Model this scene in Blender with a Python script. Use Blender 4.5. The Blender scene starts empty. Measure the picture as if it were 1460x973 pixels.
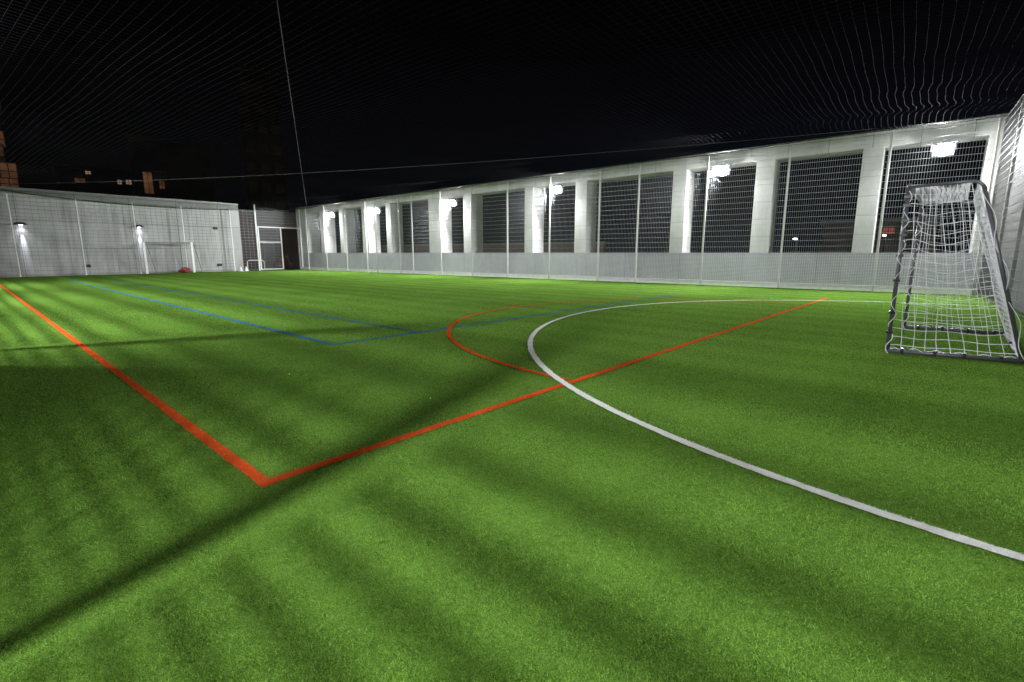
import bpy, math, random
import numpy as np
from mathutils import Vector, Matrix
random.seed(7); rng = np.random.default_rng(7)
R = math.radians
S = bpy.context.scene
COL = S.collection
EYE = 1.25

# ------------------------------------------------------------------ materials
def newmat(name):
    m = bpy.data.materials.new(name); m.use_nodes = True
    nt = m.node_tree; nt.nodes.clear()
    out = nt.nodes.new('ShaderNodeOutputMaterial')
    b = nt.nodes.new('ShaderNodeBsdfPrincipled')
    nt.links.new(b.outputs[0], out.inputs[0])
    return m, nt, b
def N(nt, kind, **kw):
    n = nt.nodes.new(kind)
    for k, v in kw.items():
        if k.startswith('_'): setattr(n, k[1:], v)
        else: n.inputs[k.replace('__', ' ')].default_value = v
    return n
def math_n(nt, op, a, b=None, c=None, clamp=False):
    n = nt.nodes.new('ShaderNodeMath'); n.operation = op; n.use_clamp = clamp
    for i, v in enumerate((a, b, c)):
        if v is None: continue
        if isinstance(v, (int, float)): n.inputs[i].default_value = v
        else: nt.links.new(v, n.inputs[i])
    return n.outputs[0]
def mixc(nt, fac, a, b, blend='MIX'):
    n = nt.nodes.new('ShaderNodeMix'); n.data_type = 'RGBA'; n.blend_type = blend
    for i, v in ((0, fac), (6, a), (7, b)):
        if isinstance(v, (int, float)): n.inputs[i].default_value = v
        elif isinstance(v, tuple): n.inputs[i].default_value = (*v, 1)
        else: nt.links.new(v, n.inputs[i])
    return n.outputs[2]
def ramp(nt, fac, lo, hi, a=0.0, b=1.0):
    n = nt.nodes.new('ShaderNodeMapRange'); nt.links.new(fac, n.inputs[0])
    for i, v in zip((1, 2, 3, 4), (lo, hi, a, b)): n.inputs[i].default_value = v
    return n.outputs[0]
def noise(nt, vec, scale, detail=3, rough=.55):
    n = nt.nodes.new('ShaderNodeTexNoise'); n.inputs['Scale'].default_value = scale
    n.inputs['Detail'].default_value = detail; n.inputs['Roughness'].default_value = rough
    nt.links.new(vec, n.inputs['Vector']); return n.outputs[0]
def coord(nt):
    g = nt.nodes.new('ShaderNodeNewGeometry'); return g.outputs['Position']
def scaled(nt, vec, s, rotz=0):
    m = nt.nodes.new('ShaderNodeMapping'); m.inputs['Scale'].default_value = s
    m.inputs['Rotation'].default_value = (0, 0, rotz); nt.links.new(vec, m.inputs['Vector']); return m.outputs[0]

def simple(name, col, rough=.6, metal=0.0, var=.12, vscale=6, spec=.4):
    m, nt, b = newmat(name); p = coord(nt)
    f = ramp(nt, noise(nt, p, vscale, 4), .3, .7, 1 - var, 1 + var)
    c = mixc(nt, 1.0, col, f, 'MULTIPLY'); nt.links.new(c, b.inputs['Base Color'])
    b.inputs['Roughness'].default_value = rough; b.inputs['Metallic'].default_value = metal
    b.inputs['Specular IOR Level'].default_value = spec
    return m

def turf(name, col_lo, col_hi, bands=True, spec=.0):
    m, nt, b = newmat(name); p = coord(nt)
    fine = noise(nt, scaled(nt, p, (1, 1.0, 1)), 150, 3, .7)
    mid = noise(nt, scaled(nt, p, (1.3, 1, 1), .5), 30, 4, .65)
    tuft = noise(nt, p, 11, 3, .6)
    big = noise(nt, p, .55, 3, .5)
    f = math_n(nt, 'ADD', math_n(nt, 'MULTIPLY', fine, .68), math_n(nt, 'MULTIPLY', mid, .32))
    f = math_n(nt, 'ADD', f, math_n(nt, 'MULTIPLY', math_n(nt, 'SUBTRACT', tuft, .5), .16))
    f = ramp(nt, f, .36, .64)
    c = mixc(nt, f, col_lo, col_hi)
    vb = ramp(nt, big, .3, .7, .86, 1.12)
    if bands:   # turf rows and fence-wire shadow stripes painted into the colour, parallel to the sideline
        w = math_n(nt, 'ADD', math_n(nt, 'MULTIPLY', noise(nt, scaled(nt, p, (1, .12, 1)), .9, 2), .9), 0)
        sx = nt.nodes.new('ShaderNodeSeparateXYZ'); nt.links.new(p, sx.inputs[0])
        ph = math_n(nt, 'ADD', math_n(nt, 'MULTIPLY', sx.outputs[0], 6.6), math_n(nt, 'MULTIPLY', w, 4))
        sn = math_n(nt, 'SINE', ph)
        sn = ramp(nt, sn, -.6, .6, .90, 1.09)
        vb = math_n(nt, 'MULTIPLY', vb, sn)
    c = mixc(nt, 1.0, c, vb, 'MULTIPLY')
    nt.links.new(c, b.inputs['Base Color'])
    b.inputs['Roughness'].default_value = .55
    b.inputs['Specular IOR Level'].default_value = spec
    bp = nt.nodes.new('ShaderNodeBump'); bp.inputs['Strength'].default_value = .8; bp.inputs['Distance'].default_value = .012
    nt.links.new(f, bp.inputs['Height']); nt.links.new(bp.outputs[0], b.inputs['Normal'])
    return m

def fibre_mat():
    m, nt, b = newmat('turf_fibre'); p = coord(nt)
    f = ramp(nt, noise(nt, p, 230, 1, .5), .35, .65)
    c = mixc(nt, f, (.082, .192, .024), (.345, .60, .10))
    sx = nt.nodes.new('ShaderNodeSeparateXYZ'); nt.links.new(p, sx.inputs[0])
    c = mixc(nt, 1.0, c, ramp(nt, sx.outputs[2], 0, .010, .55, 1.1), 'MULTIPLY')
    nt.links.new(c, b.inputs['Base Color']); b.inputs['Roughness'].default_value = .5; b.inputs['Specular IOR Level'].default_value = .04
    tr = nt.nodes.new('ShaderNodeBsdfTranslucent'); nt.links.new(c, tr.inputs[0])
    ms = nt.nodes.new('ShaderNodeMixShader'); ms.inputs[0].default_value = .35
    o = [n for n in nt.nodes if n.type == 'OUTPUT_MATERIAL'][0]
    nt.links.new(b.outputs[0], ms.inputs[1]); nt.links.new(tr.outputs[0], ms.inputs[2]); nt.links.new(ms.outputs[0], o.inputs[0])
    return m
def panel_mat(name, col, ucoef, pw, ph, joint=.012, dark=.35, offz=0.0):
    """cladding boards with joints: ucoef = horizontal unit direction of the wall"""
    m, nt, b = newmat(name); p = coord(nt)
    d = nt.nodes.new('ShaderNodeVectorMath'); d.operation = 'DOT_PRODUCT'; nt.links.new(p, d.inputs[0]); d.inputs[1].default_value = (*ucoef, 0)
    sx = nt.nodes.new('ShaderNodeSeparateXYZ'); nt.links.new(p, sx.inputs[0])
    cb = nt.nodes.new('ShaderNodeCombineXYZ'); nt.links.new(d.outputs['Value'], cb.inputs[0])
    nt.links.new(math_n(nt, 'ADD', sx.outputs[2], offz), cb.inputs[1])
    br = nt.nodes.new('ShaderNodeTexBrick'); nt.links.new(cb.outputs[0], br.inputs['Vector'])
    br.offset = 0; br.inputs['Scale'].default_value = 1
    br.inputs['Brick Width'].default_value = pw; br.inputs['Row Height'].default_value = ph
    br.inputs['Mortar Size'].default_value = joint; br.inputs['Mortar Smooth'].default_value = .2
    br.inputs['Color1'].default_value = (1, 1, 1, 1); br.inputs['Color2'].default_value = (.88, .88, .88, 1)
    br.inputs['Mortar'].default_value = (dark, dark, dark, 1)
    f1 = ramp(nt, noise(nt, scaled(nt, p, (1, 1, .35)), 1.6, 5, .6), .3, .7, .76, 1.06)
    f2 = ramp(nt, noise(nt, p, 25, 3), .3, .7, .95, 1.04)
    c = mixc(nt, 1.0, br.outputs['Color'], col, 'MULTIPLY')
    c = mixc(nt, 1.0, c, math_n(nt, 'MULTIPLY', f1, f2), 'MULTIPLY')
    nt.links.new(c, b.inputs['Base Color']); b.inputs['Roughness'].default_value = .6
    b.inputs['Specular IOR Level'].default_value = .3
    bp = nt.nodes.new('ShaderNodeBump'); bp.inputs['Strength'].default_value = .6; bp.inputs['Distance'].default_value = .01
    nt.links.new(br.outputs['Fac'], bp.inputs['Height']); bp.invert = True
    nt.links.new(bp.outputs[0], b.inputs['Normal'])
    return m
def brick_mat(name, ucoef):
    m, nt, b = newmat(name); p = coord(nt)
    d = nt.nodes.new('ShaderNodeVectorMath'); d.operation = 'DOT_PRODUCT'; nt.links.new(p, d.inputs[0]); d.inputs[1].default_value = (*ucoef, 0)
    sx = nt.nodes.new('ShaderNodeSeparateXYZ'); nt.links.new(p, sx.inputs[0])
    cb = nt.nodes.new('ShaderNodeCombineXYZ'); nt.links.new(d.outputs['Value'], cb.inputs[0]); nt.links.new(sx.outputs[2], cb.inputs[1])
    br = nt.nodes.new('ShaderNodeTexBrick'); nt.links.new(cb.outputs[0], br.inputs['Vector'])
    br.inputs['Scale'].default_value = 1; br.inputs['Brick Width'].default_value = .23; br.inputs['Row Height'].default_value = .075
    br.inputs['Mortar Size'].default_value = .01
    br.inputs['Color1'].default_value = (.13, .075, .06, 1); br.inputs['Color2'].default_value = (.10, .055, .045, 1)
    br.inputs['Mortar'].default_value = (.15, .14, .13, 1)
    nt.links.new(br.outputs['Color'], b.inputs['Base Color']); b.inputs['Roughness'].default_value = .85
    return m
def emis(name, col, st, var=0.0, scale=3):
    m, nt, b = newmat(name)
    b.inputs['Base Color'].default_value = (0.02, 0.02, 0.02, 1); b.inputs['Roughness'].default_value = .3
    b.inputs['Emission Color'].default_value = (*col, 1); b.inputs['Emission Strength'].default_value = st
    if var:
        f = ramp(nt, noise(nt, coord(nt), scale, 4), .35, .65, st * (1 - var), st)
        nt.links.new(f, b.inputs['Emission Strength'])
    return m

DL = Vector((0.06103, -0.99814, 0)); NR = Vector((0.99814, 0.06103, 0))    # long wall: along, outward
DF = Vector((0.99814, 0.06103, 0)); NF = Vector((-0.06103, 0.99814, 0))    # far wall: along, outward
M = dict(
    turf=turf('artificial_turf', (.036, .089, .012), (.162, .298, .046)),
    red=turf('red_turf', (.48, .05, .010), (.85, .15, .035), bands=False, spec=.0),
    blue=turf('blue_turf', (.015, .10, .30), (.04, .20, .52), bands=False, spec=.0),
    white=turf('white_turf', (.70, .70, .66), (.93, .93, .89), bands=False, spec=.0),
    fibre=fibre_mat(),
    clad=panel_mat('long_wall_cladding', (.60, .60, .57), (DL.x, DL.y), 1.22, 5.0, .010, .45),
    pier=panel_mat('pier_render', (.62, .62, .59), (DL.x, DL.y), 9, .62, .008, .6),
    sill=panel_mat('low_wall_cladding', (.36, .36, .385), (DL.x, DL.y), 2.44, 1.3, .010, .5),
    far=panel_mat('far_wall_cladding', (.50, .497, .49), (DF.x, DF.y), 2.48, 1.47, .013, .3, -.05),
    soffit=simple('dark_grey_render', (.17, .17, .155), .8),
    brick=brick_mat('red_brick', (DF.x, DF.y)), brick2=brick_mat('terrace_brick', (DL.x, DL.y)),
    galvl=simple('pale_galvanised_steel', (.66, .66, .70), .45, .1, .1, 9),
    galv=simple('galvanised_steel', (.42, .43, .44), .42, .3, .15, 9),
    galvd=simple('shaded_galvanised_steel', (.07, .07, .075), .6, .2, .15, 9),  # same galvanised wire with shade put into its colour, so it looks dark
    post=simple('grey_powder_coat', (.50, .50, .48), .4, .1, .1, 5),
    trim=simple('metal_trim', (.55, .56, .57), .35, .5),
    dark=simple('dark_housing', (.03, .03, .035), .5),
    alu=simple('dark_aluminium', (.11, .107, .122), .38, .3, .2, 14),
    rope=simple('white_net_cord', (.72, .72, .75), .7, 0, .08, 20),
    net=simple('ceiling_net_cord', (.0072, .0077, .0082), .9, 0, .3, 2, .05),
    cable=simple('steel_cable', (.06, .063, .06), .7, 0, .3, 4),
    clip=simple('black_plastic', (.012, .012, .014), .4),
    whitep=simple('white_paint', (.80, .80, .78), .4, 0, .08),
    greyp=simple('grey_door_paint', (.20, .20, .20), .5),
    red_cloth=simple('red_cloth', (.24, .05, .045), .8, 0, .35, 18),
    redp=simple('red_paint', (.45, .03, .03), .4),
    rubber=simple('black_rubber', (.015, .015, .015), .7),
    asphalt=simple('asphalt', (.05, .05, .05), .9, 0, .25, 20),
    facade=simple('dark_facade', (.16, .12, .11), .8, 0, .3, .4),
    lens=emis('floodlight_glass', (.95, .97, 1), 90),
    lens_s=emis('downlight_glass', (.9, .92, 1), 12),
    win=emis('lit_window', (1, .42, .20), .13, .8, .45),
    pane_glow=emis('dim_window_and_tower_glow', (.9, .5, .4), .0045, .6, .6),  # dim window, also the glow added to lift the tower front
    winw=emis('white_lit_window', (1, .70, .45), .3, .5, 1.5),
    glass=simple('unlit_window_glass', (.01, .01, .012), .15),
    sign=emis('red_lit_sign', (1, .18, .07), .22, .3, 3),
    bulb=emis('street_lamp_glass', (1, .95, .85), 14),
)
M['wirefar'] = M['galv']

# ------------------------------------------------------------------ mesh helper
class MB:
    def __init__(s): s.v = []; s.f = []; s.n = 0
    def add(s, vs, fs):
        s.v.extend([tuple(v) for v in vs]); s.f.extend([tuple(i + s.n for i in f) for f in fs]); s.n += len(vs)
    def box(s, o, a, b, c):
        """box from corner o spanned by vectors a, b, c"""
        o, a, b, c = map(Vector, (o, a, b, c))
        if a.cross(b).dot(c) < 0: a, b = b, a
        p = [o, o+a, o+a+b, o+b]; p += [q + c for q in p]
        s.add(p, [(0, 3, 2, 1), (4, 5, 6, 7), (0, 1, 5, 4), (1, 2, 6, 5), (2, 3, 7, 6), (3, 0, 4, 7)])
    def bar(s, p, q, r, n=4, cap=True): s.tube([p, q], r, n, cap)
    def tube(s, pts, r, n=4, cap=True):
        pts = [Vector(p) for p in pts]; vs = []; m = len(pts)
        for i, p in enumerate(pts):
            t = (pts[min(i+1, m-1)] - pts[max(i-1, 0)]).normalized()
            up = Vector((0, 0, 1)) if abs(t.z) < .93 else Vector((1, 0, 0))
            a = t.cross(up).normalized(); b = t.cross(a).normalized()
            for k in range(n):
                an = 2 * math.pi * (k + .5) / n
                vs.append(p + (a * math.cos(an) + b * math.sin(an)) * r)
        fs = [(i*n+k, i*n+(k+1) % n, (i+1)*n+(k+1) % n, (i+1)*n+k) for i in range(m-1) for k in range(n)]
        if cap: fs += [tuple(range(n))[::-1], tuple((m-1)*n+k for k in range(n))]
        s.add(vs, fs)
    def build(s, name, mat, parent=None, smooth=False, bevel=0):
        me = bpy.data.meshes.new(name); me.from_pydata(s.v, [], s.f); me.materials.append(mat)
        if smooth: me.polygons.foreach_set('use_smooth', [True] * len(me.polygons))
        me.update(); o = bpy.data.objects.new(name, me); COL.objects.link(o)
        if parent is not None:
            o.parent = parent; o.matrix_parent_inverse = parent_inv(parent)
        if bevel:
            md = o.modifiers.new('edge', 'BEVEL'); md.width = bevel; md.segments = 2; md.limit_method = 'ANGLE'
        return o
def world_of(o):
    m = Matrix.Translation(o.location) @ o.rotation_euler.to_matrix().to_4x4()
    return m if o.parent is None else world_of(o.parent) @ o.matrix_parent_inverse @ m
def parent_inv(o): return world_of(o).inverted()
def tag(o, label, cat, group=None, kind=None):
    if label: o['label'] = label
    if cat: o['category'] = cat
    if group: o['group'] = group
    if kind: o['kind'] = kind
    return o
def thing(name, label, cat, loc, rz=0, group=None):
    o = bpy.data.objects.new(name, None); COL.objects.link(o); o.empty_display_size = .2
    o.location = loc; o.rotation_euler = (0, 0, rz)
    return tag(o, label, cat, group)
def copy_tree(o, parent=None):
    c = o.copy(); COL.objects.link(c); c.parent = parent
    for ch in [x for x in bpy.data.objects if x.parent == o]: copy_tree(ch, c)
    return c
Z = Vector((0, 0, 1))
A0 = Vector((17.976, 36.476, 0))
def RW(u, v=0, z=0): return A0 + DL * u + NR * v + Z * z
def FW(s, w=0, z=0):
    return Vector((s, (36.6 + .06103 * s) / .99814, 0)) + NF * w + Z * z
U0, U1 = -1.25, 37.1
WT = .38                       # cladding stands behind the mesh fence
def wu(u): return 35.3 + (u - 35.3) * (20.17 + WT) / 20.17
def wz(z): return 1.25 + (z - 1.25) * (20.17 + WT) / 20.17
def ztop(u): return 4.53 + .51 * max(u, 0) / 36.5

# ------------------------------------------------------------------ setting
g = MB(); g.box((-300, -200, -.35), (900, 0, 0), (0, 900, 0), (0, 0, .31)); tag(g.build('ground', M['asphalt']), None, None, kind='structure')
XL = -1.0                                       # left fence line
def NW(x, w=0, z=0):                            # near wall; w outward (away from the pitch)
    c = RW(U1); return Vector((x, c.y + .06103 * (x - c.x) / .99814, 0)) - NF * w + Z * z
pt = MB(); cs = [NW(XL - .6, .5), RW(U1, .36) - NF * .3, RW(U0, .36) + NF*.3, FW(XL - .6, .3)]
nx = 2
pt.add([c + Z * -.0 for c in cs] + [c - Z * .04 for c in cs], [(0, 1, 2, 3), (0, 4, 5, 1), (1, 5, 6, 2), (2, 6, 7, 3), (3, 7, 4, 0)])
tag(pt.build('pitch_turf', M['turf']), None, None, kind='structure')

LINES = []
def strip(name, pts, w, mat, label, z=.004):
    mb = MB(); n = len(pts); vs = []
    for i, p in enumerate(pts):
        a = Vector(pts[max(i-1, 0)]); b = Vector(pts[min(i+1, n-1)]); t = (b - a).normalized(); s_ = Vector((-t.y, t.x))
        q = Vector(p)
        j1 = random.uniform(-.0045, .0045); j2 = random.uniform(-.0045, .0045)
        vs += [(q.x + s_.x * (w/2 + j1), q.y + s_.y * (w/2 + j1), z), (q.x - s_.x * (w/2 + j2), q.y - s_.y * (w/2 + j2), z)]
    mb.add(vs, [(2*i, 2*i+1, 2*i+3, 2*i+2) for i in range(n-1)])
    LINES.append((name, mb, mat, label, w))
def seg(a, b, n=160): return [(a[0] + (b[0]-a[0])*i/n, a[1] + (b[1]-a[1])*i/n) for i in range(n+1)]
def arc(c, r, a0, a1, n=240): return [(c[0] + r*math.cos(R(a0+(a1-a0)*i/n)), c[1] + r*math.sin(R(a0+(a1-a0)*i/n))) for i in range(n+1)]
strip('sideline_marking', seg((1.00, 2.66), (1.32, 34.5), 600), .070, M['red'], 'red sideline running from the near red corner to the far wall', .0042)
strip('end_line_marking', seg((.964, 2.70), (16.4, 2.61), 400), .070, M['red'], 'straight red end line from the red corner across under the white curve', .007)
strip('arc_marking', arc((8.87, 2.69), 4.93, 1, 179), .062, M['red'], 'curved red half circle line joining the red end line', .010)
strip('box_end_marking', seg((3.36, 6.30), (14.85, 6.22), 200), .055, M['blue'], 'blue cross line touching the ends of both long blue lines', .0041)
strip('box_side_marking', seg((3.38, 6.33), (3.66, 31.5), 300), .055, M['blue'], 'longer blue line nearer the red sideline', .0071)
strip('inner_box_side_marking', seg((4.83, 6.29), (4.99, 29.5), 300), .050, M['blue'], 'shorter blue line starting inside the blue corner', .0072)
strip('goal_area_marking', arc((9.46, -.89), 6.70, -4, 184, 500), .069, M['white'], 'white curved goal area line sweeping round in front of the goal', .013)

# pile of the turf: individual fibres close to the camera, coloured by the marking they grow in
def fibres():
    n = 900000
    d = 1.15 + (17 - 1.15) * np.minimum(rng.random(n), rng.random(n)) ** 1.15
    a = R(48.4) + (rng.random(n) - .5) * R(108)
    x = d * np.sin(a); y = d * np.cos(a)
    keep = (y > -1.2) & (x > XL + .1); x, y, d = x[keep], y[keep], d[keep]; n = len(x)
    cls = np.zeros(n, int)
    je = rng.normal(0, .006, n)
    cls[(np.abs(y - (2.70 - .00583 * (x - 1))) < .035 + je) & (x > .97)] = 2
    cls[(np.abs(x - (1.0 + .01005 * (y - 2.66))) < .034 + je) & (y > 2.66)] = 1
    cls[(np.abs(np.hypot(x - 8.87, y - 2.69) - 4.93) < .031 + je) & (y > 2.7)] = 3
    cls[(np.abs(y - (6.30 - .00696 * (x - 3.36))) < .030 + je) & (x > 3.36)] = 4
    cls[(np.abs(x - (3.38 + .01112 * (y - 6.33))) < .030 + je) & (y > 6.33)] = 5
    cls[(np.abs(x - (4.83 + .00689 * (y - 6.29))) < .028 + je) & (y > 6.33)] = 6
    cls[np.abs(np.hypot(x - 9.46, y + .89) - 6.70) < .033 + je] = 7
    h = rng.uniform(.007, .0135, n); w = rng.uniform(.0008, .0015, n) * (1 + .16 * d)
    h *= 1 + .04 * d; az = rng.random(n) * 2 * np.pi; lean = rng.uniform(.2, 1.1, n) * h
    lx = np.cos(az) * lean - .003; ly = np.sin(az) * lean + .002
    z0 = np.array([0, .0042, .007, .010, .0041, .0071, .0072, .013])[cls]
    fa = rng.random(n) * np.pi; wx, wy = np.cos(fa) * w, np.sin(fa) * w
    v = np.stack([np.stack([x - wx, y - wy, z0], 1), np.stack([x + wx, y + wy, z0], 1), np.stack([x + lx, y + ly, z0 + h * .8], 1)], 1)
    return cls, v
CLS, FV = fibres()
def add_fibres(mb, k):
    v = FV[CLS == k].reshape(-1, 3)
    m = len(v) // 3
    mb.v.extend(map(tuple, v.tolist())); mb.f.extend([(mb.n + 3*i, mb.n + 3*i + 1, mb.n + 3*i + 2) for i in range(m)]); mb.n += 3 * m
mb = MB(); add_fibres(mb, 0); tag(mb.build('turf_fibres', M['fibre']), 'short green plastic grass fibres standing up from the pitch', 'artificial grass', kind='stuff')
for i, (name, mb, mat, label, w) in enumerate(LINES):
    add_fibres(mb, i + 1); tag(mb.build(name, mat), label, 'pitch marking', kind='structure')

# ------------------------------------------------------------------ arcade wall along the right side
OPEN = [(.3, 1.97), (2.4, 4.4), (4.82, 6.95), (7.6, 9.48), (9.94, 13.38), (14.3, 16.13), (16.72, 20.29), (20.8, 23.17), (23.76, 27.67), (28.21, 30.72), (31.32, 33.88), (34.42, 36.85)]
OPEN = [(wu(a), wu(b)) for a, b in OPEN]
TH = .95
SILL = 1.255
def ztopw(u): return wz(ztop(u))
def zop(u): return 1.25 + (ztopw(u) - 1.25) * .885 - .02
def sloped(mb, u0, u1, v0, v1, zb0, zb1, zt0, zt1):
    p = [RW(u0, v0, zb0), RW(u1, v0, zb1), RW(u1, v1, zb1), RW(u0, v1, zb0), RW(u0, v0, zt0), RW(u1, v0, zt1), RW(u1, v1, zt1), RW(u0, v1, zt0)]
    fs = [(0, 3, 2, 1), (4, 5, 6, 7), (0, 1, 5, 4), (1, 2, 6, 5), (2, 3, 7, 6), (3, 0, 4, 7)]
    mb.add(p, [f[::-1] for f in fs])
wall = thing('arcade_wall', 'long pale grey wall with twelve tall openings on the right side of the pitch', 'wall', RW(18, WT))
E0, E1 = wu(U0), U1 + .75
mb = MB(); sloped(mb, E0, E1, WT, WT + TH, -.02, -.02, SILL, SILL); mb.build('low_wall', M['sill'], wall)
for i in range(len(OPEN) + 1):
    a = OPEN[i-1][1] if i else E0; b = OPEN[i][0] if i < len(OPEN) else E1
    mb = MB(); sloped(mb, a, b, WT, WT + TH, SILL, SILL, zop(a), zop(b)); mb.build('pier', M['pier'], wall)
mb = MB()
sloped(mb, E0, E1, WT - .002, WT + TH, zop(E0), zop(E1), ztopw(E0), ztopw(E1)); mb.build('lintel', M['clad'], wall)
mb = MB(); sloped(mb, E0, E1, WT - .05, WT + TH + .05, ztopw(E0), ztopw(E1), ztopw(E0) + .05, ztopw(E1) + .05); mb.build('coping', M['soffit'], wall)

# ------------------------------------------------------------------ mesh fences
def wire_panel(mb, P, a, b, zt0, zt1, rh=None, r=.0029, dv=.066, dh=.2, zb=.1, lowdense=True):
    """P(s, w, z) -> point; panel of welded wires between a and b"""
    n = max(1, int(abs(b - a) / dv))
    for i in range(n + 1):
        s = a + (b - a) * i / n; zt = zt0 + (zt1 - zt0) * i / n
        mb.bar(P(s, 0, zb), P(s, 0, zt), r, 4, False)
    z = zb + .02
    while z < min(zt0, zt1) - .02:
        for w in (-.0065, .0065): mb.bar(P(a, w, z), P(b, w, z), rh or r * 1.75, 4, False)
        z += (.05 if (lowdense and z < 1.22) else dh)
    mb.bar(P(a, 0, zt0), P(b, 0, zt1), r * 1.3, 4, False)
def sbox(mb, P, s0, s1, w0, w1, z0, z1):
    o = P(s0, w0, z0); mb.box(o, P(s1, w0, z0) - o, P(s0, w1, z0) - o, Z * (z1 - z0))
POSTS = [U0 + .05, 0.05, 2.5, 5.0, 7.3, 8.35, 10.66, 11.85, 14.29, 16.7, 19.17, 21.75, 24.4, 26.23, 29.0, 31.78, 34.58, 37.02]
fr = thing('mesh_fence', 'tall welded wire fence in front of the long wall with openings', 'fence', RW(18))
for a, b in zip(POSTS[:-1], POSTS[1:]):
    mb = MB(); wire_panel(mb, RW, a + .04, b - .04, ztop(a) - .12, ztop(b) - .12, zb=1.26, lowdense=False); mb.build('mesh_panel', M['galv'], fr)
    mb = MB(); wire_panel(mb, RW, a + .04, b - .04, 1.24, 1.24, r=.0040, rh=.0055); mb.build('lower_mesh_panel', M['galvl'], fr)
for u in POSTS:
    mb = MB(); sbox(mb, RW, u - .03, u + .03, .012, .075, -.01, ztop(u) - .05); mb.build('post', M['post'], fr, bevel=.006)
mb = MB(); sbox(mb, RW, U0, U1, .085, .12, 0, .19); mb.build('kickboard', M['whitep'], fr)
mb = MB(); mb.tube([RW(u, -.0, ztop(u) + .03) for u in np.linspace(U0, U1, 60)], .022, 6); mb.build('top_rail', M['galv'], fr)

# far wall + fence
fw = thing('end_wall', 'solid grey panelled wall across the far end of the pitch', 'wall', FW(6, .4))
mb = MB(); sbox(mb, FW, -2.2, 13.95, .42, .85, -.02, 4.56); mb.build('wall_panels', M['far'], fw)
mb = MB(); sbox(mb, FW, -2.2, 14.0, .38, .9, 4.56, 4.62); mb.build('coping', M['trim'], fw)
ff = thing('mesh_fence', 'tall welded wire fence in front of the far grey wall', 'fence', FW(8))
FP = [-.95, 2.45, 5.15, 7.75, 10.3, 13.2, 14.9, 18.2]
for a, b in zip(FP[:-1], FP[1:]):
    mb = MB()
    if a > 14.5: wire_panel(mb, FW, a + .04, b - .04, 4.4, 4.45, zb=3.2, dh=.2, lowdense=False)
    else: wire_panel(mb, FW, a + .04, b - .04, 4.18, 4.18, r=.005, rh=.0072, dv=.25, lowdense=False)
    mb.build('mesh_panel', M['galv'] if a > 13 else M['galvd'], ff)
for s in FP:
    mb = MB(); wd = .045 if s > 14 else .03; sbox(mb, FW, s - wd, s + wd, .012, .08, -.01, 4.62 if s > 14 else 4.22)
    mb.build('post', M['whitep'], ff, bevel=.006)
# gate
gt = thing('mesh_gate', 'pale framed mesh gate in the far corner, one half closed and one half open', 'gate', FW(15.8))
mb = MB()
sbox(mb, FW, 14.96, 18.14, .0, .07, 3.06, 3.13); sbox(mb, FW, 16.62, 16.69, .0, .06, .06, 3.06)
sbox(mb, FW, 14.99, 15.05, .0, .06, .06, 3.06); sbox(mb, FW, 15.05, 16.62, .0, .06, .06, .12); sbox(mb, FW, 15.05, 16.62, .0, .06, 2.0, 2.06)
mb.build('gate_frame', M['whitep'], gt)
mb = MB(); wire_panel(mb, lambda s, w, z: FW(s, w + .03, z), 15.06, 16.61, 3.05, 3.05, lowdense=False); mb.build('mesh_infill', M['galv'], gt)
# passage behind the gate
pw = thing('passage_wall', 'dim red brick wall at the back of the passage behind the gate', 'wall', FW(16, 3.4))
mb = MB(); sbox(mb, FW, 13.0, 21.4, 3.4, 3.7, -.02, 4.5); mb.build('brickwork', M['brick'], pw)
mb = MB(); sbox(mb, FW, 16.9, 17.8, 3.34, 3.398, 0, 2.1); mb.build('door', M['greyp'], pw)

# near wall behind the goal
nw = thing('end_wall', 'pale panelled wall close behind the goal at the right edge', 'wall', NW(9, .4))
mb = MB(); sbox(mb, NW, XL - 1.0, RW(U1).x + .3, .3, .6, -.02, 5.1); nwm = panel_mat('near_wall_cladding', (.30, .30, .295), (DF.x, DF.y), 1.22, 2.5, .01, .45); mb.build('wall_panels', nwm, nw)
nf = thing('mesh_fence', 'welded wire fence seen at a slant right behind the goal', 'fence', NW(9))
NP = [XL, 2.0, 4.6, 7.2, 9.8, 12.4, 15.0, 17.6, RW(U1).x - .06]
for a, b in zip(NP[:-1], NP[1:]):
    mb = MB(); wire_panel(mb, NW, a + .04, b - .04, 4.95, 4.95, r=.0030, lowdense=False); mb.build('mesh_panel', M['galvd'], nf)
for s in NP:
    mb = MB(); sbox(mb, NW, s - .03, s + .03, .012, .075, -.01, 5.0); mb.build('post', M['post'], nf, bevel=.006)

# left side, just outside the picture: fence, low wall, lamps
YL0 = NW(XL).y; YL1 = FW(XL).y
def LW(y, w=0, z=0): return Vector((XL - w, y, z))
lf = thing('mesh_fence', 'welded wire fence along the left side of the pitch', 'fence', LW(15))
LP = [YL0 + .05, 1.82, 4.6, 7.2, 9.8, 12.4, 15.0, 17.6, 20.2, 22.8, 25.4, 28, 30.6, 33.2, YL1 - .05]
for a, b in zip(LP[:-1], LP[1:]):
    mb = MB(); wire_panel(mb, LW, a + .04, b - .04, 4.6, 4.6, r=.0022, rh=.0047, dh=.1, lowdense=False); mb.build('mesh_panel', M['galv'], lf)
for s in LP:
    mb = MB(); mb.bar(LW(s, .03), LW(s, .03, 4.7), .019, 10); mb.build('post', M['post'], lf, bevel=.006)
lw = thing('side_wall', 'low pale wall with piers along the left side of the pitch', 'wall', LW(15, .6))
mb = MB(); sbox(mb, LW, YL0 - .5, YL1 + .4, .42, .8, -.02, 1.25); mb.build('low_wall', M['sill'], lw)
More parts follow.
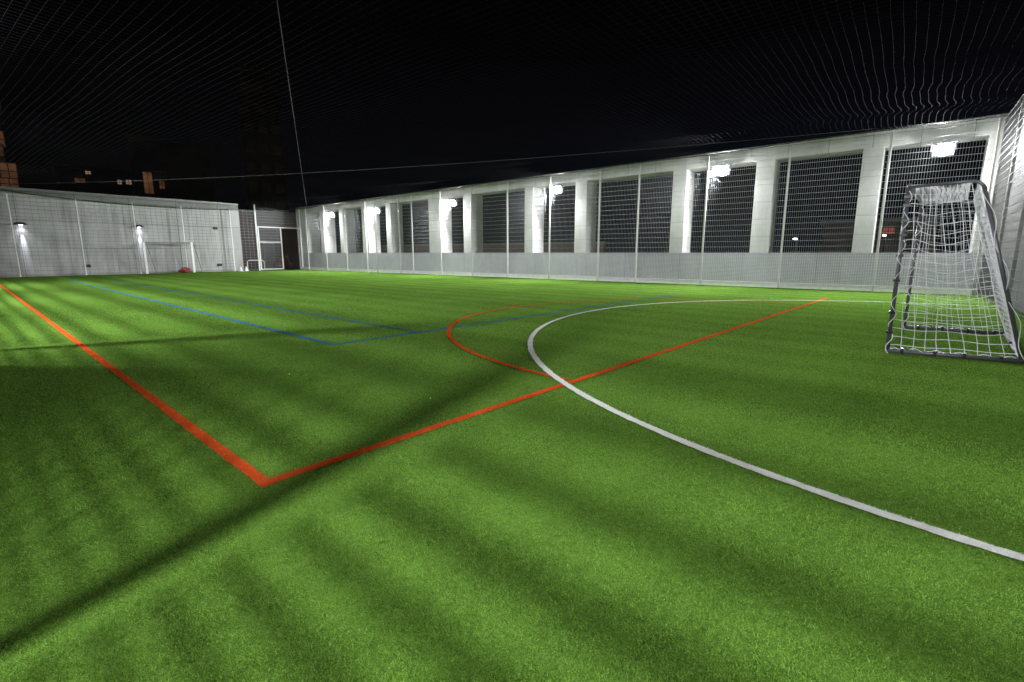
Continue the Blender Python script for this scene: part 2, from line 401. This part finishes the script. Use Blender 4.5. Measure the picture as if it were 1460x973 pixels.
for y, hw in ((-1.3, .5), (4.4, 1.2), (8.6, 1.02), (14.0, 1.3), (22.3, 1.3), (31.0, 1.5)):
    mb = MB(); sbox(mb, LW, y - hw, y + hw, .10, .8, 1.25, 4.2); mb.build('pier', M['pier'], lw)
mb = MB(); sbox(mb, LW, YL0 - .5, YL1 + .4, .42, .8, 4.2, 4.75); mb.build('lintel', M['clad'], lw)

# ------------------------------------------------------------------ floodlights
def flood(loc, outdir, label, power, group, tilt=32, lens='lens', sz=(.30, .2), spread=180, spill=.27):
    """outdir: horizontal unit vector pointing to the pitch"""
    rz = math.atan2(outdir.y, outdir.x) - math.pi / 2      # local +Y faces the pitch
    t = thing('floodlight', label, 'floodlight', loc, rz, group)
    Rt = Matrix.Rotation(R(-tilt), 4, 'X'); T = Matrix.Translation(loc) @ Matrix.Rotation(rz, 4, 'Z')
    def add(mb, name, mat, tilted=True, **k):
        X = T @ Rt if tilted else T
        mb.v = [tuple(X @ Vector(v)) for v in mb.v]; return mb.build(name, mat, t, **k)
    mb = MB(); mb.box((-.27, -.07, -.19), (.54, 0, 0), (0, .10, 0), (0, 0, .38))
    for i in range(12): mb.box((-.25 + i * .044, -.115, -.17), (.012, 0, 0), (0, .045, 0), (0, 0, .34))
    add(mb, 'housing', M['dark'], bevel=.008)
    mb = MB(); n_ = 28; gv = [(.0, .085, 0)]
    for rr, yy in ((.08, .08), (.14, .065), (.18, .032)): gv += [(rr * 1.15 * math.cos(2*math.pi*k/n_), yy, rr * math.sin(2*math.pi*k/n_)) for k in range(n_)]
    gf = [(0, 1+(k+1) % n_, 1+k) for k in range(n_)] + [(1+j*n_+k, 1+j*n_+(k+1) % n_, 1+(j+1)*n_+(k+1) % n_, 1+(j+1)*n_+k) for j in range(2) for k in range(n_)]
    mb.add(gv, gf); add(mb, 'glass', M[lens], smooth=True)
    mb = MB(); mb.box((-.295, -.02, -.02), (.018, 0, 0), (0, .04, 0), (0, 0, .26)); mb.box((.277, -.02, -.02), (.018, 0, 0), (0, .04, 0), (0, 0, .26))
    mb.box((-.295, -.02, .24), (.59, 0, 0), (0, .04, 0), (0, 0, .018)); mb.box((-.04, -.35, .262), (.08, 0, 0), (0, .38, 0), (0, 0, .04))
    add(mb, 'bracket', M['trim'], False)
    L = bpy.data.lights.new('floodlight_beam', 'AREA'); L.shape = 'RECTANGLE'; L.size, L.size_y = sz; L.energy = power; L.spread = R(spread); L.color = (.96, .98, 1)
    o = bpy.data.objects.new('floodlight_beam', L); COL.objects.link(o)
    # area light emits along its -Z; aim it along tilted +Y
    o.parent = t; o.matrix_parent_inverse = Matrix.Identity(4)
    o.location = (0, math.cos(R(tilt)) * .10, -math.sin(R(tilt)) * .10); o.rotation_euler = (R(90 - tilt), 0, 0)
    P = bpy.data.lights.new('floodlight_spill', 'POINT'); P.energy = power * spill; P.shadow_soft_size = .09; P.color = (.96, .98, 1)
    o2 = bpy.data.objects.new('floodlight_spill', P); COL.objects.link(o2); o2.parent = t; o2.location = (0, .14, -.06)
    return t
names = ['furthest floodlight, small and glaring, by the far corner of the long wall', 'second furthest floodlight on the long wall, next to the far pair of openings',
         'third floodlight from the far corner on the long wall', 'floodlight in the middle of the long wall, above a narrow opening',
         'second nearest floodlight, glaring left of the widest near openings', 'nearest floodlight glaring above the opening behind the goal']
PW = 930
for lab, u, z in zip(names, (3.61, 8.64, 15.37, 22.2, 29.55, 35.86), (3.89, 3.92, 3.99, 4.18, 4.31, 4.30)):
    u2 = 35.3 + (u - 35.3) * (20.17 + .26) / 20.17
    flood(RW(u2, .26, z + .02), -NR, lab, PW * (.75 if u < 5 else 1), 'floodlights along the long wall', spill=.27 if u > 25 else .14)
for y, yaw in ((1.753, -32), (9.9, 30), (18.2, 0), (26.5, 0)):
    flood(LW(y, .42, 4.1), Vector((math.cos(R(yaw)), math.sin(R(yaw)), 0)), 'floodlight hung on the left side wall outside the picture', PW * (.64 if y < 5 else .85), 'floodlights along the left wall', sz=(.045, .036), spread=150, spill=.03)

# ------------------------------------------------------------------ near goal
goal = thing('football_goal', 'portable dark framed goal with white net in front of the near wall', 'goal', (9.17, 0, 0))
GX0, GX1, GF, GB, GT, GH = 7.80, 10.54, .53, -.69, -.02, 2.05
def side_pts(x, dx):    # post, rounded top corner, sloping back leg
    p = [Vector((x, GF, .03)), Vector((x, GF, GH - .02)), Vector((x, GF - .03, GH))]
    c = []
    for i in range(7):
        a = R(90 + 62 * i / 6); c.append(Vector((x, GT + .13 * math.cos(a), GH - .13 + .13 * math.sin(a))))
    return p, c + [Vector((x + dx, GB, .03))]
for x, dx in ((GX0, .22), (GX1, .08)):
    p, q = side_pts(x, dx)
    mb = MB(); mb.tube(p[:2], .023, 10); mb.build('post', M['alu'], goal, True)
    mb = MB(); mb.tube([p[1] + Z * .0] + q[:-1], .018, 8); mb.tube(q[-2:], .022, 8); mb.build('back_stay', M['alu'], goal, True)
    mb = MB(); mb.bar((x, GF, .03), (x + dx, GB, .03), .028, 8); mb.build('base_bar', M['alu'], goal, True)
mb = MB(); mb.bar((GX0, GF, GH), (GX1, GF, GH), .023, 10); mb.build('crossbar', M['alu'], goal, True)
mb = MB(); mb.bar((GX0 + .22, GB, .03), (GX1 + .08, GB, .03), .028, 8); mb.build('ground_bar', M['alu'], goal, True)
def clip(o, a, b, c):
    mb = MB(); mb.box(o, a, b, c); mb.build('net_clip', M['clip'], goal)
for t in (.12, .38, .6, .86): clip((GX0 + .22 * t - .035, GF + (GB - GF) * t - .015, .0), (.07, 0, 0), (0, .03, 0), (0, 0, .07))
for z in (.25, .5, .9, 1.2, 1.45, 1.62, 1.8, 1.9): clip((GX0 - .033, GF - .035, z), (.066, 0, 0), (0, .07, 0), (0, 0, .03))
for t in (.15, .4, .65, .9): clip((GX1 + .08 * t - .035, GF + (GB - GF) * t - .015, 0), (.07, 0, 0), (0, .03, 0), (0, 0, .07))
for t in (.3, .6): clip((GX0 + 2.6 * t, GB - .035, 0), (.03, 0, 0), (0, .07, 0), (0, 0, .07))
net = MB()
def netpatch(P, nu, nv, sag=.03, jit=.012, r=.0036):
    """P(s,t) -> Vector on unit square; slack net of cords"""
    ph = [random.uniform(0, 6.28) for _ in range(6)]
    G = {}
    def pt(s, t):
        e = math.sin(math.pi * s) * math.sin(math.pi * t)
        q = P(min(max(s, 0), 1), min(max(t, 0), 1)); a = P(min(s + .01, 1), t) - P(max(s - .01, 0), t); b = P(s, min(t + .01, 1)) - P(s, max(t - .01, 0))
        nn = a.cross(b); nn = nn.normalized() if nn.length > 1e-9 else Z
        d = e * sag + jit * (math.sin(9 * s + ph[0] + 5 * t) + math.sin(7 * t + ph[1] - 6 * s)) * min(1, 4 * e + .2)
        q = q + nn * d + Vector((math.sin(11*t+ph[2]+8*s), math.sin(13*s+ph[3]+9*t), math.sin(10*s-7*t+ph[4]))) * jit * min(1, 4 * e)
        q = q + Z * (-.06 * math.sin(math.pi * s) * e)
        q.z = max(q.z, .012); return q
    k = 3
    for i in range(nu + 1): net.tube([pt(i / nu, j / (nv * k)) for j in range(nv * k + 1)], r, 4, False)
    for j in range(nv + 1): net.tube([pt(i / (nu * k), j / nv) for i in range(nu * k + 1)], r, 4, False)
def backy(z):  # sloping back line
    t = (GH - z) / GH; return GT - .06 + (GB - GT + .06) * t
def P_side(x, dx):
    def f(s, t):
        z = GH * (1 - t); y0 = GF - .01; y1 = backy(z); return Vector((x + dx * t * s, y0 + (y1 - y0) * s, z))
    return f
netpatch(P_side(GX0, .22), 10, 19, .06, .016, .0042); netpatch(P_side(GX1, .08), 10, 20, -.05)
netpatch(lambda s, t: Vector((GX0 + .22 * t + (GX1 - GX0 - .14 * t) * s, backy(GH * (1 - t)), GH * (1 - t))), 38, 30, -.06, .015, .0040)
netpatch(lambda s, t: Vector((GX0 + (GX1 - GX0) * s, GF + (GT - GF) * t, GH - .035 + .03 * t)), 44, 12, -.03, .012, .0040)
# slack border cord lacing round the near post and bunched hem at the back
for (x, dx) in ((GX0, .22), (GX1, .08)):
    net.tube([Vector((x - .03 + .018 * math.sin(i * .31) + .02 * math.sin(i * .83 + 1), GF - .01 + .03 * math.cos(i * .57), 2.05 * (1 - i / 80))) for i in range(81)], .005, 5)
    net.tube([Vector((x + dx * i / 40 + .02 * math.sin(i), GF + (GB - GF) * i / 40, .055 + .02 * math.sin(i * .9))) for i in range(41)], .0045, 5)
    net.tube([Vector((x + dx * i / 40 - .03 + .02 * math.sin(i * .8), backy(GH * (1 - i / 40)) - .03 + .03 * math.sin(i * .55), GH * (1 - i / 40) + .03)) for i in range(41)], .0045, 5)
net.build('goal_net', M['rope'], goal)

# ------------------------------------------------------------------ far goal standing at the far wall
fg = thing('football_goal', 'small white goal frame standing against the far grey wall', 'goal', FW(9.2, -.3))
def fgp(s, w, z): return FW(s, w, z)
for s in (7.97, 10.55):
    mb = MB(); sbox(mb, FW, s - .06, s + .06, -.32, -.2, 0, 1.93); mb.build('post', M['whitep'], fg, bevel=.01)
    mb = MB(); mb.bar(FW(s + .15, -.22, 1.85), FW(s + .55, -.05, .03), .025, 6); mb.build('back_stay', M['greyp'], fg)
mb = MB(); sbox(mb, FW, 8.03, 10.49, -.32, -.2, 1.83, 1.93); mb.build('crossbar', M['greyp'], fg)
mb = MB(); mb.bar(FW(8.0, -.28, .03), FW(8.5, -.06, .03), .025, 6); mb.bar(FW(8.5, -.06, .03), FW(11.1, -.06, .03), .025, 6); mb.build('base_bar', M['greyp'], fg)

# leaning panel frame behind the far goal
# red bag on the turf
def blob(name, label, cat, loc, sx, sy, sz, mat, seed=1, lumps=.25):
    rs = random.Random(seed); mb = MB(); nu, nv = 18, 10; vs = []
    ph = [rs.uniform(0, 6) for _ in range(4)]
    for j in range(nv + 1):
        t = math.pi * j / nv
        for i in range(nu):
            a = 2 * math.pi * i / nu
            rr = 1 + lumps * (math.sin(3*a+ph[0]+2*t) * .5 + math.sin(5*a-3*t+ph[1]) * .4 + math.sin(7*t+ph[2]+2*a) * .3)
            vs.append((loc[0] + sx*rr*math.sin(t)*math.cos(a), loc[1] + sy*rr*math.sin(t)*math.sin(a), max(0.0, sz*.8 + sz*rr*math.cos(t))))
    fs = [(j*nu+i, (j+1)*nu+i, (j+1)*nu+(i+1) % nu, j*nu+(i+1) % nu) for j in range(nv) for i in range(nu)]
    mb.add(vs, fs); o = mb.build(name, mat, None, True); tag(o, label, cat); return o
bg = blob('sports_bag', 'crumpled red bag lying by the foot of the far goal', 'bag', FW(10.05, -.25), .29, .18, .17, M['red_cloth'], 3, .45)
def cone(s, w, label):
    mb = MB(); n = 14; prof = [(.17, .0), (.17, .02), (.105, .03), (.06, .2), (.025, .3), (.0, .3)]
    c = FW(s, w); vs = [(c.x + r*math.cos(2*math.pi*i/n), c.y + r*math.sin(2*math.pi*i/n), .004 + z) for r, z in prof for i in range(n)]
    mb.add(vs, [(j*n+i, j*n+(i+1) % n, (j+1)*n+(i+1) % n, (j+1)*n+i) for j in range(len(prof)-1) for i in range(n)])
    o = mb.build('marker_cone', M['whitep'], None, True); tag(o, label, 'cone', 'small white cones at the far wall'); return o
cone(13.45, -.3, 'small white cone left of a matching one by the far fence'); cone(13.85, -.22, 'small white cone right of a matching one by the far fence')
# folding goal hoop behind the mesh beside the gate
hp = thing('mini_goal', 'low white hoop goal seen through the mesh beside the gate', 'goal', FW(14.9, 1))
mb = MB(); mb.tube([FW(14.5, 1.0, 0), FW(14.5, 1.0, .62), FW(14.62, 1.0, .72), FW(15.6, 1.0, .72), FW(15.72, 1.0, .62), FW(15.72, 1.0, 0)], .03, 8); mb.build('hoop', M['whitep'], hp)
mb = MB(); mb.tube([FW(14.5, 1.0, .03), FW(14.55, 1.7, .03), FW(15.67, 1.7, .03), FW(15.72, 1.0, .03)], .02, 6); mb.build('base_bar', M['greyp'], hp)

for k, (x, y, lab) in enumerate(((2.62, 3.27, 'tiny white paper scrap on the turf just beside the red end line'), (2.20, 5.05, 'tiny white paper scrap lying alone on the turf inside the red corner'))):
    mb = MB(); mb.add([(x, y, .008), (x + .012, y + .003, .011), (x + .010, y + .012, .015), (x - .003, y + .008, .010), (x + .004, y + .006, .018)], [(0, 1, 4), (1, 2, 4), (2, 3, 4), (3, 0, 4), (0, 3, 2, 1)])
    tag(mb.build('paper_scrap', M['whitep']), lab, 'litter')
# bicycle in the passage
bk = thing('bicycle', 'red framed bicycle parked in the dark open gateway', 'bicycle', FW(17.3, 1.2))
def ring(mb, c, r, t, n=28):
    pts = [c + Vector((DF.x, DF.y, 0)) * (r * math.cos(2*math.pi*i/n)) + Z * (r * math.sin(2*math.pi*i/n)) for i in range(n + 1)]; mb.tube(pts, t, 6, False)
for s in (16.85, 17.87):
    c = FW(s, 1.2, .34); w = MB(); ring(w, c, .32, .018); wh = w.build('wheel', M['rubber'], bk)
    w = MB()
    for k in range(12): w.bar(c, c + Vector((DF.x, DF.y, 0)) * (.31 * math.cos(k*math.pi/6)) + Z * (.31 * math.sin(k*math.pi/6)), .002, 3)
    w.build('spokes', M['galv'], wh)
mb = MB(); q = lambda s, z: FW(s, 1.2, z)
for a, b in ((q(17.2, .32), q(17.08, .85)), (q(17.08, .8), q(17.62, .84)), (q(17.2, .32), q(17.64, .74)), (q(16.85, .34), q(17.2, .32)), (q(16.85, .34), q(17.09, .78))): mb.bar(a, b, .017, 6)
mb.build('frame', M['redp'], bk)
mb = MB(); mb.bar(q(17.6, .92), q(17.87, .34), .014, 6); mb.build('fork', M['galv'], bk)
mb = MB(); mb.bar(FW(17.58, .95, 1.0), FW(17.58, 1.45, 1.0), .013, 6); mb.bar(q(17.6, .92), q(17.58, 1.0), .013, 6); mb.build('handlebar', M['galv'], bk)
mb = MB(); sbox(mb, FW, 16.95, 17.2, 1.13, 1.27, .92, .97); mb.build('saddle', M['rubber'], bk, bevel=.02)

# ------------------------------------------------------------------ fittings on the far wall
def downlight(s, z, label):
    t = thing('wall_light', label, 'wall light', FW(s, .42, z), 0, 'downlights on the far wall')
    mb = MB(); o = FW(s - .22, .42, z)
    vs = [FW(s-.24, .42, z), FW(s+.24, .42, z), FW(s+.24, .16, z), FW(s-.24, .16, z), FW(s-.16, .42, z+.14), FW(s+.16, .42, z+.14)]
    mb.add(vs, [(0, 1, 2, 3), (3, 2, 5, 4), (0, 3, 4), (1, 5, 2), (0, 4, 5, 1)]); mb.build('hood', M['dark'], t)
    mb = MB(); sbox(mb, FW, s - .07, s + .07, .25, .38, z - .014, z - .004); mb.build('lens', M['lens_s'], t)
    for nm, en, an, bl in (('downlight_beam', 420, 9, .9), ('downlight_spread', 30, 50, 1)):
        L = bpy.data.lights.new(nm, 'SPOT'); L.energy = en; L.spot_size = R(an * 2); L.spot_blend = bl; L.shadow_soft_size = .02; L.color = (.86, .88, 1)
        o = bpy.data.objects.new(nm, L); COL.objects.link(o); o.parent = t; o.location = -NF * .16 - Z * .02
        o.rotation_euler = Vector((NF.x * .17, NF.y * .17, -1)).to_track_quat('-Z', 'Y').to_euler()
downlight(2.82, 2.72, 'hooded wall light with bright streak, leftmost on the far wall')
downlight(8.02, 2.80, 'hooded wall light with bright streak above the white goal frame')
for s, z, wd, lab in ((5.35, .52, .2, 'small dark box fixed low on the far wall between the wall lights'), (12.35, 2.9, .22, 'small dark camera box fixed high on the far wall'), (12.4, .46, .26, 'small dark vent box low on the far wall near the corner')):
    mb = MB(); sbox(mb, FW, s - wd/2, s + wd/2, .30, .42, z - .06, z + .06); sbox(mb, FW, s - wd/2 - .03, s + wd/2 + .03, .40, .42, z - .09, z + .08)
    o = mb.build('junction_box', M['dark'], None, bevel=.01); tag(o, lab, 'wall box')

# ------------------------------------------------------------------ ceiling net and support cables
def znet(p):
    d = p - A0; u = d.dot(DL); v = -d.dot(NR)              # v: metres in from the long fence
    yf = (36.6 + .06103 * p.x) / .99814; w = (yf - p.y) * .998   # metres in from the far fence
    edge = ztop(u) + .03
    xl = p.x - XL
    # far edge hangs along a sagging rope
    s = p.x
    sag = 4.62 - .56 * max(0, 1 - ((s - 9.6) / 9.4) ** 2)
    k = math.exp(-w / 1.6)
    mid = edge - .30 * (1 - math.exp(-max(v, 0) / 3)) * (1 - math.exp(-max(xl, 0) / 3))
    wob = (1 - math.exp(-max(v, 0) / .8)) * (1 - k) * (.015 * math.sin(1.1 * p.y + .9 * math.sin(.7 * p.x)) + .012 * math.sin(1.7 * p.x + 1.2 * math.sin(.6 * p.y)) + .05 * math.exp(-max(v, 0) / 3) * math.sin(2.6 * v + 1.5 * math.sin(.8 * u)))
    dip = -.16 * math.exp(-((v - 1.3) / .8) ** 2) * (1 + .4 * math.sin(u * .9))
    return (mid + wob + dip) * (1 - k) + sag * k
cn = MB(); SP = .15
x = XL
def addline(pts):
    cn.tube(pts, .0023, 3, False)
v = 0.0
while v < 22.6:
    pts = []
    for u in np.linspace(U0 - .4, U1, 70):
        p = RW(u, -v)
        if p.x < XL: continue
        pts.append(Vector((p.x, p.y, znet(p))))
    if len(pts) > 3: addline(pts)
    v += SP
u = U0
while u < U1:
    pts = []
    for v in list(np.linspace(0, 4.2, 26)) + list(np.linspace(4.5, 22.5, 30)):
        p = RW(u + .30 * math.exp(-v / 2.2) * min(1, v * 2) * math.sin(2.3 * v + .35 * u) + .05 * math.exp(-v / 4) * math.sin(5 * v + u), -v)
        if p.x < XL or p.y > FW(p.x).y: continue
        pts.append(Vector((p.x, p.y, znet(p))))
    if len(pts) > 3: addline(pts)
    u += SP
o = cn.build('ceiling_net', M['net']); tag(o, 'dark sports netting stretched over the whole pitch', 'netting')
def cable(a, b, sag, label, r=.011):
    a, b = Vector(a), Vector(b); mb = MB()
    mb.tube([a.lerp(b, i / 40) - Z * (sag * 4 * (i/40) * (1 - i/40)) for i in range(41)], r, 5)
    tag(mb.build('support_cable', M['cable'], None), label, 'cable', 'steel cables under the net')
cable((17.9, 35.95, 4.70), (-.95, -1.3, 4.95), -.0, 'taut cable rising steeply from the far corner across the net', .008)
cable((.9, 37.6, 4.62), (19.9, -.3, 4.98), .42, 'sagging cable crossing above the pitch from far left to the long wall', .006)
mb = MB(); mb.tube([FW(s, .02, znet(FW(s, 0.02)) - .0) for s in np.linspace(XL, 18.2, 60)], .014, 5); tag(mb.build('border_rope', M['net']), 'dark rope edging the net along the far wall', 'rope')

# ------------------------------------------------------------------ outside: terrace wall, buildings, lamps
tw = thing('terrace_wall', 'low red brick wall seen dimly through the openings of the long wall', 'wall', RW(10, 7))
mb = MB(); sloped(mb, -14, 21, 7, 7.3, -.02, -.02, 1.85, 1.85); mb.build('brickwork', M['brick2'], tw)
mb = MB(); sloped(mb, -14, 21, 6.95, 7.35, 1.85, 1.85, 1.93, 1.93); mb.build('coping', M['soffit'], tw)

F = 705.0; CX = 730; CY = 486.5; PIT = math.atan(125.5 / F); AZ = R(48.4)
def at(px, py, dist):          # survey helper: world point on a sight line of the site photograph at a ground distance
    c = (px - CX, CY - py, F)
    up = c[1] * math.cos(PIT) - c[2] * math.sin(PIT); fwd = c[1] * math.sin(PIT) + c[2] * math.cos(PIT)
    X = fwd * math.sin(AZ) + c[0] * math.cos(AZ); Y = fwd * math.cos(AZ) - c[0] * math.sin(AZ)
    h = math.hypot(X, Y); t = dist / h
    return Vector((X * t, Y * t, EYE + up * t))
def building(name, label, x0, x1, ytop, dist, wins, depth=10, grid=None):
    a = at(x0, 361, dist); b = at(x1, 361, dist); a.z = b.z = 0
    top = at((x0 + x1) / 2, ytop, (a - Vector((0,0,0))).length * .5 + b.length * .5).z
    t = thing(name, label, 'building', (a + b) / 2)
    d = (b - a).normalized(); n = Vector((-d.y, d.x, 0))
    if n.dot((a + b) / 2) < 0: n = -n
    mb = MB(); mb.box(a - Z * .03, b - a, n * depth, Z * (top + .03)); mb.build('walls', M['facade'], t)
    mb = MB(); mb.box(a - n * .3 - d * .3 + Z * top, (b - a) + d * .6, n * (depth + .6), Z * .4); mb.build('roof', M['soffit'], t)
    def window(u0, u1, z0, z1, mat):
        f = MB(); e = .07
        P = lambda u, w, z: a + d * u - n * w + Z * z
        sbox(f, P, u0 - e, u0, 0, .06, z0 - e, z1 + e); sbox(f, P, u1, u1 + e, 0, .06, z0 - e, z1 + e)
        sbox(f, P, u0, u1, 0, .06, z1, z1 + e); sbox(f, P, u0, u1, 0, .06, z0 - e, z0)
        um = (u0 + u1) / 2; sbox(f, P, um - .03, um + .03, 0, .06, z0, z1); zm = z0 + (z1 - z0) * .45; sbox(f, P, u0, um - .03, 0, .05, zm - .03, zm + .03); sbox(f, P, um + .03, u1, 0, .05, zm - .03, zm + .03)
        fo = f.build('window', M['dark'], t)
        g_ = MB(); sbox(g_, P, u0, u1, .005, .02, z0, z1); g_.build('pane', mat, fo)
    for (px0, px1, py0, py1, mat) in wins:
        p = at(px0, py1, dist); q_ = at(px1, py0, dist)
        # intersect with facade plane
        def hit(px, py):
            r = at(px, py, 1.0) - Vector((0, 0, EYE)); k = a.dot(n) / r.dot(n); return r * k + Vector((0, 0, EYE))
        p = hit(px0, py1); q_ = hit(px1, py0)
        window((p - a).dot(d), (q_ - a).dot(d), p.z, q_.z, M[mat])
    if grid:
        L = (b - a).length; nc, z0, dz, mt = grid
        z = z0
        while z < top - 2:
            for c in range(nc):
                u = L * (c + .5) / nc; wd = L / nc * .3; window(u - wd, u + wd, z, z + dz * .5, M['pane_glow' if mt == 'all' or (c * 7 + int(z * 3)) % 5 == 1 else 'glass'])
            z += dz
    return t
building('apartment_building', 'dark building at the left edge with tall glowing orange windows', -90, 30, 150, 62, [(-30, 4, 188, 205, 'win'), (-30, 3, 207, 219, 'win'), (2, 22, 234, 253, 'win'), (2, 25, 256, 268, 'win')])
building('distant_building', 'low distant building with a row of tiny warm lights', 96, 200, 244, 105, [(107, 121, 255, 260, 'win'), (122, 129, 244.5, 248.5, 'winw'), (168, 173, 257, 263, 'winw'), (180, 187, 257, 263, 'winw')])
building('distant_building', 'distant building with a large orange lit window above the far wall', 204, 316, 205, 85, [(207, 216, 246, 276, 'win'), (218, 238, 244, 254, 'pane_glow'), (228, 234, 258, 269, 'win')], grid=(5, 24, 3.2, 'pane_glow'))
building('tower_block', 'tall dark tower block rising behind the far corner', 360, 416, 108, 95, [], depth=12, grid=(3, 5, 3.1, 'all'))  # faintly glowing panes added over the whole front so the tower shows
building('distant_building', 'low dark building with a red glowing sign beyond the long wall', 1170, 1330, 318, 60, [(1258, 1276, 325, 334, 'sign')], depth=8)
def street_lamp(px, py, dist, label):
    p = at(px, py, dist); t = thing('street_lamp', label, 'street lamp', (p.x, p.y, 0))
    mb = MB(); mb.tube([(p.x, p.y, 0), (p.x, p.y, p.z + .25)], .05, 6); mb.bar((p.x, p.y, p.z + .2), (p.x - .5, p.y, p.z + .22), .03, 6); mb.build('pole', M['dark'], t)
    mb = MB(); mb.box((p.x - .7, p.y - .1, p.z + .08), (.4, 0, 0), (0, .2, 0), (0, 0, .06)); mb.build('lamp_head', M['dark'], t)
    mb = MB(); mb.box((p.x - .68, p.y - .09, p.z + .0), (.34, 0, 0), (0, .18, 0), (0, 0, .08)); mb.build('lamp_glass', M['bulb'], t)
street_lamp(1136, 342, 42, 'small white street lamp seen through the large opening left of the goal')
street_lamp(1262, 337, 48, 'small white street lamp seen beside the red sign')

# ------------------------------------------------------------------ world: night sky
W = bpy.data.worlds.new('World'); S.world = W; W.use_nodes = True; nt = W.node_tree; nt.nodes.clear()
out = nt.nodes.new('ShaderNodeOutputWorld')
sky = nt.nodes.new('ShaderNodeTexSky'); sky.sky_type = 'NISHITA'; sky.sun_disc = False; sky.sun_elevation = R(-8); sky.sun_rotation = R(200)
b1 = nt.nodes.new('ShaderNodeBackground'); nt.links.new(sky.outputs[0], b1.inputs[0]); b1.inputs[1].default_value = .004
b2 = nt.nodes.new('ShaderNodeBackground'); b2.inputs[1].default_value = 1
tc = nt.nodes.new('ShaderNodeTexCoord'); sx = nt.nodes.new('ShaderNodeSeparateXYZ'); nt.links.new(tc.outputs['Generated'], sx.inputs[0])
fz = nt.nodes.new('ShaderNodeMapRange'); nt.links.new(sx.outputs[2], fz.inputs[0]); fz.inputs[1].default_value = 0; fz.inputs[2].default_value = .7
mx = nt.nodes.new('ShaderNodeMix'); mx.data_type = 'RGBA'; nt.links.new(fz.outputs[0], mx.inputs[0])
mx.inputs[6].default_value = (.0016, .0013, .0018, 1); mx.inputs[7].default_value = (.0005, .0003, .0003, 1)
fx = math_n(nt, 'MULTIPLY', math_n(nt, 'POWER', math_n(nt, 'MAXIMUM', sx.outputs[0], 0.0), 2.0), ramp(nt, sx.outputs[2], 0, .35, 1, 0), clamp=True)
glow = mixc(nt, 1.0, (.0030, .0038, .0078), fx, 'MULTIPLY')
nt.links.new(mixc(nt, 1.0, mx.outputs[2], glow, 'ADD'), b2.inputs[0])
ad = nt.nodes.new('ShaderNodeAddShader'); nt.links.new(b1.outputs[0], ad.inputs[0]); nt.links.new(b2.outputs[0], ad.inputs[1]); nt.links.new(ad.outputs[0], out.inputs[0])

# ------------------------------------------------------------------ camera
cam = bpy.data.cameras.new('camera'); co = bpy.data.objects.new('camera', cam); COL.objects.link(co); S.camera = co
co.location = (0, 0, EYE); co.rotation_euler = (R(90) - PIT, 0, -AZ)
cam.sensor_width = 36; cam.lens = 36 * F / 1460; cam.clip_start = .05; cam.clip_end = 1500
S.view_settings.view_transform = 'Standard'; S.view_settings.look = 'None'; S.view_settings.exposure = 0; S.view_settings.gamma = 1
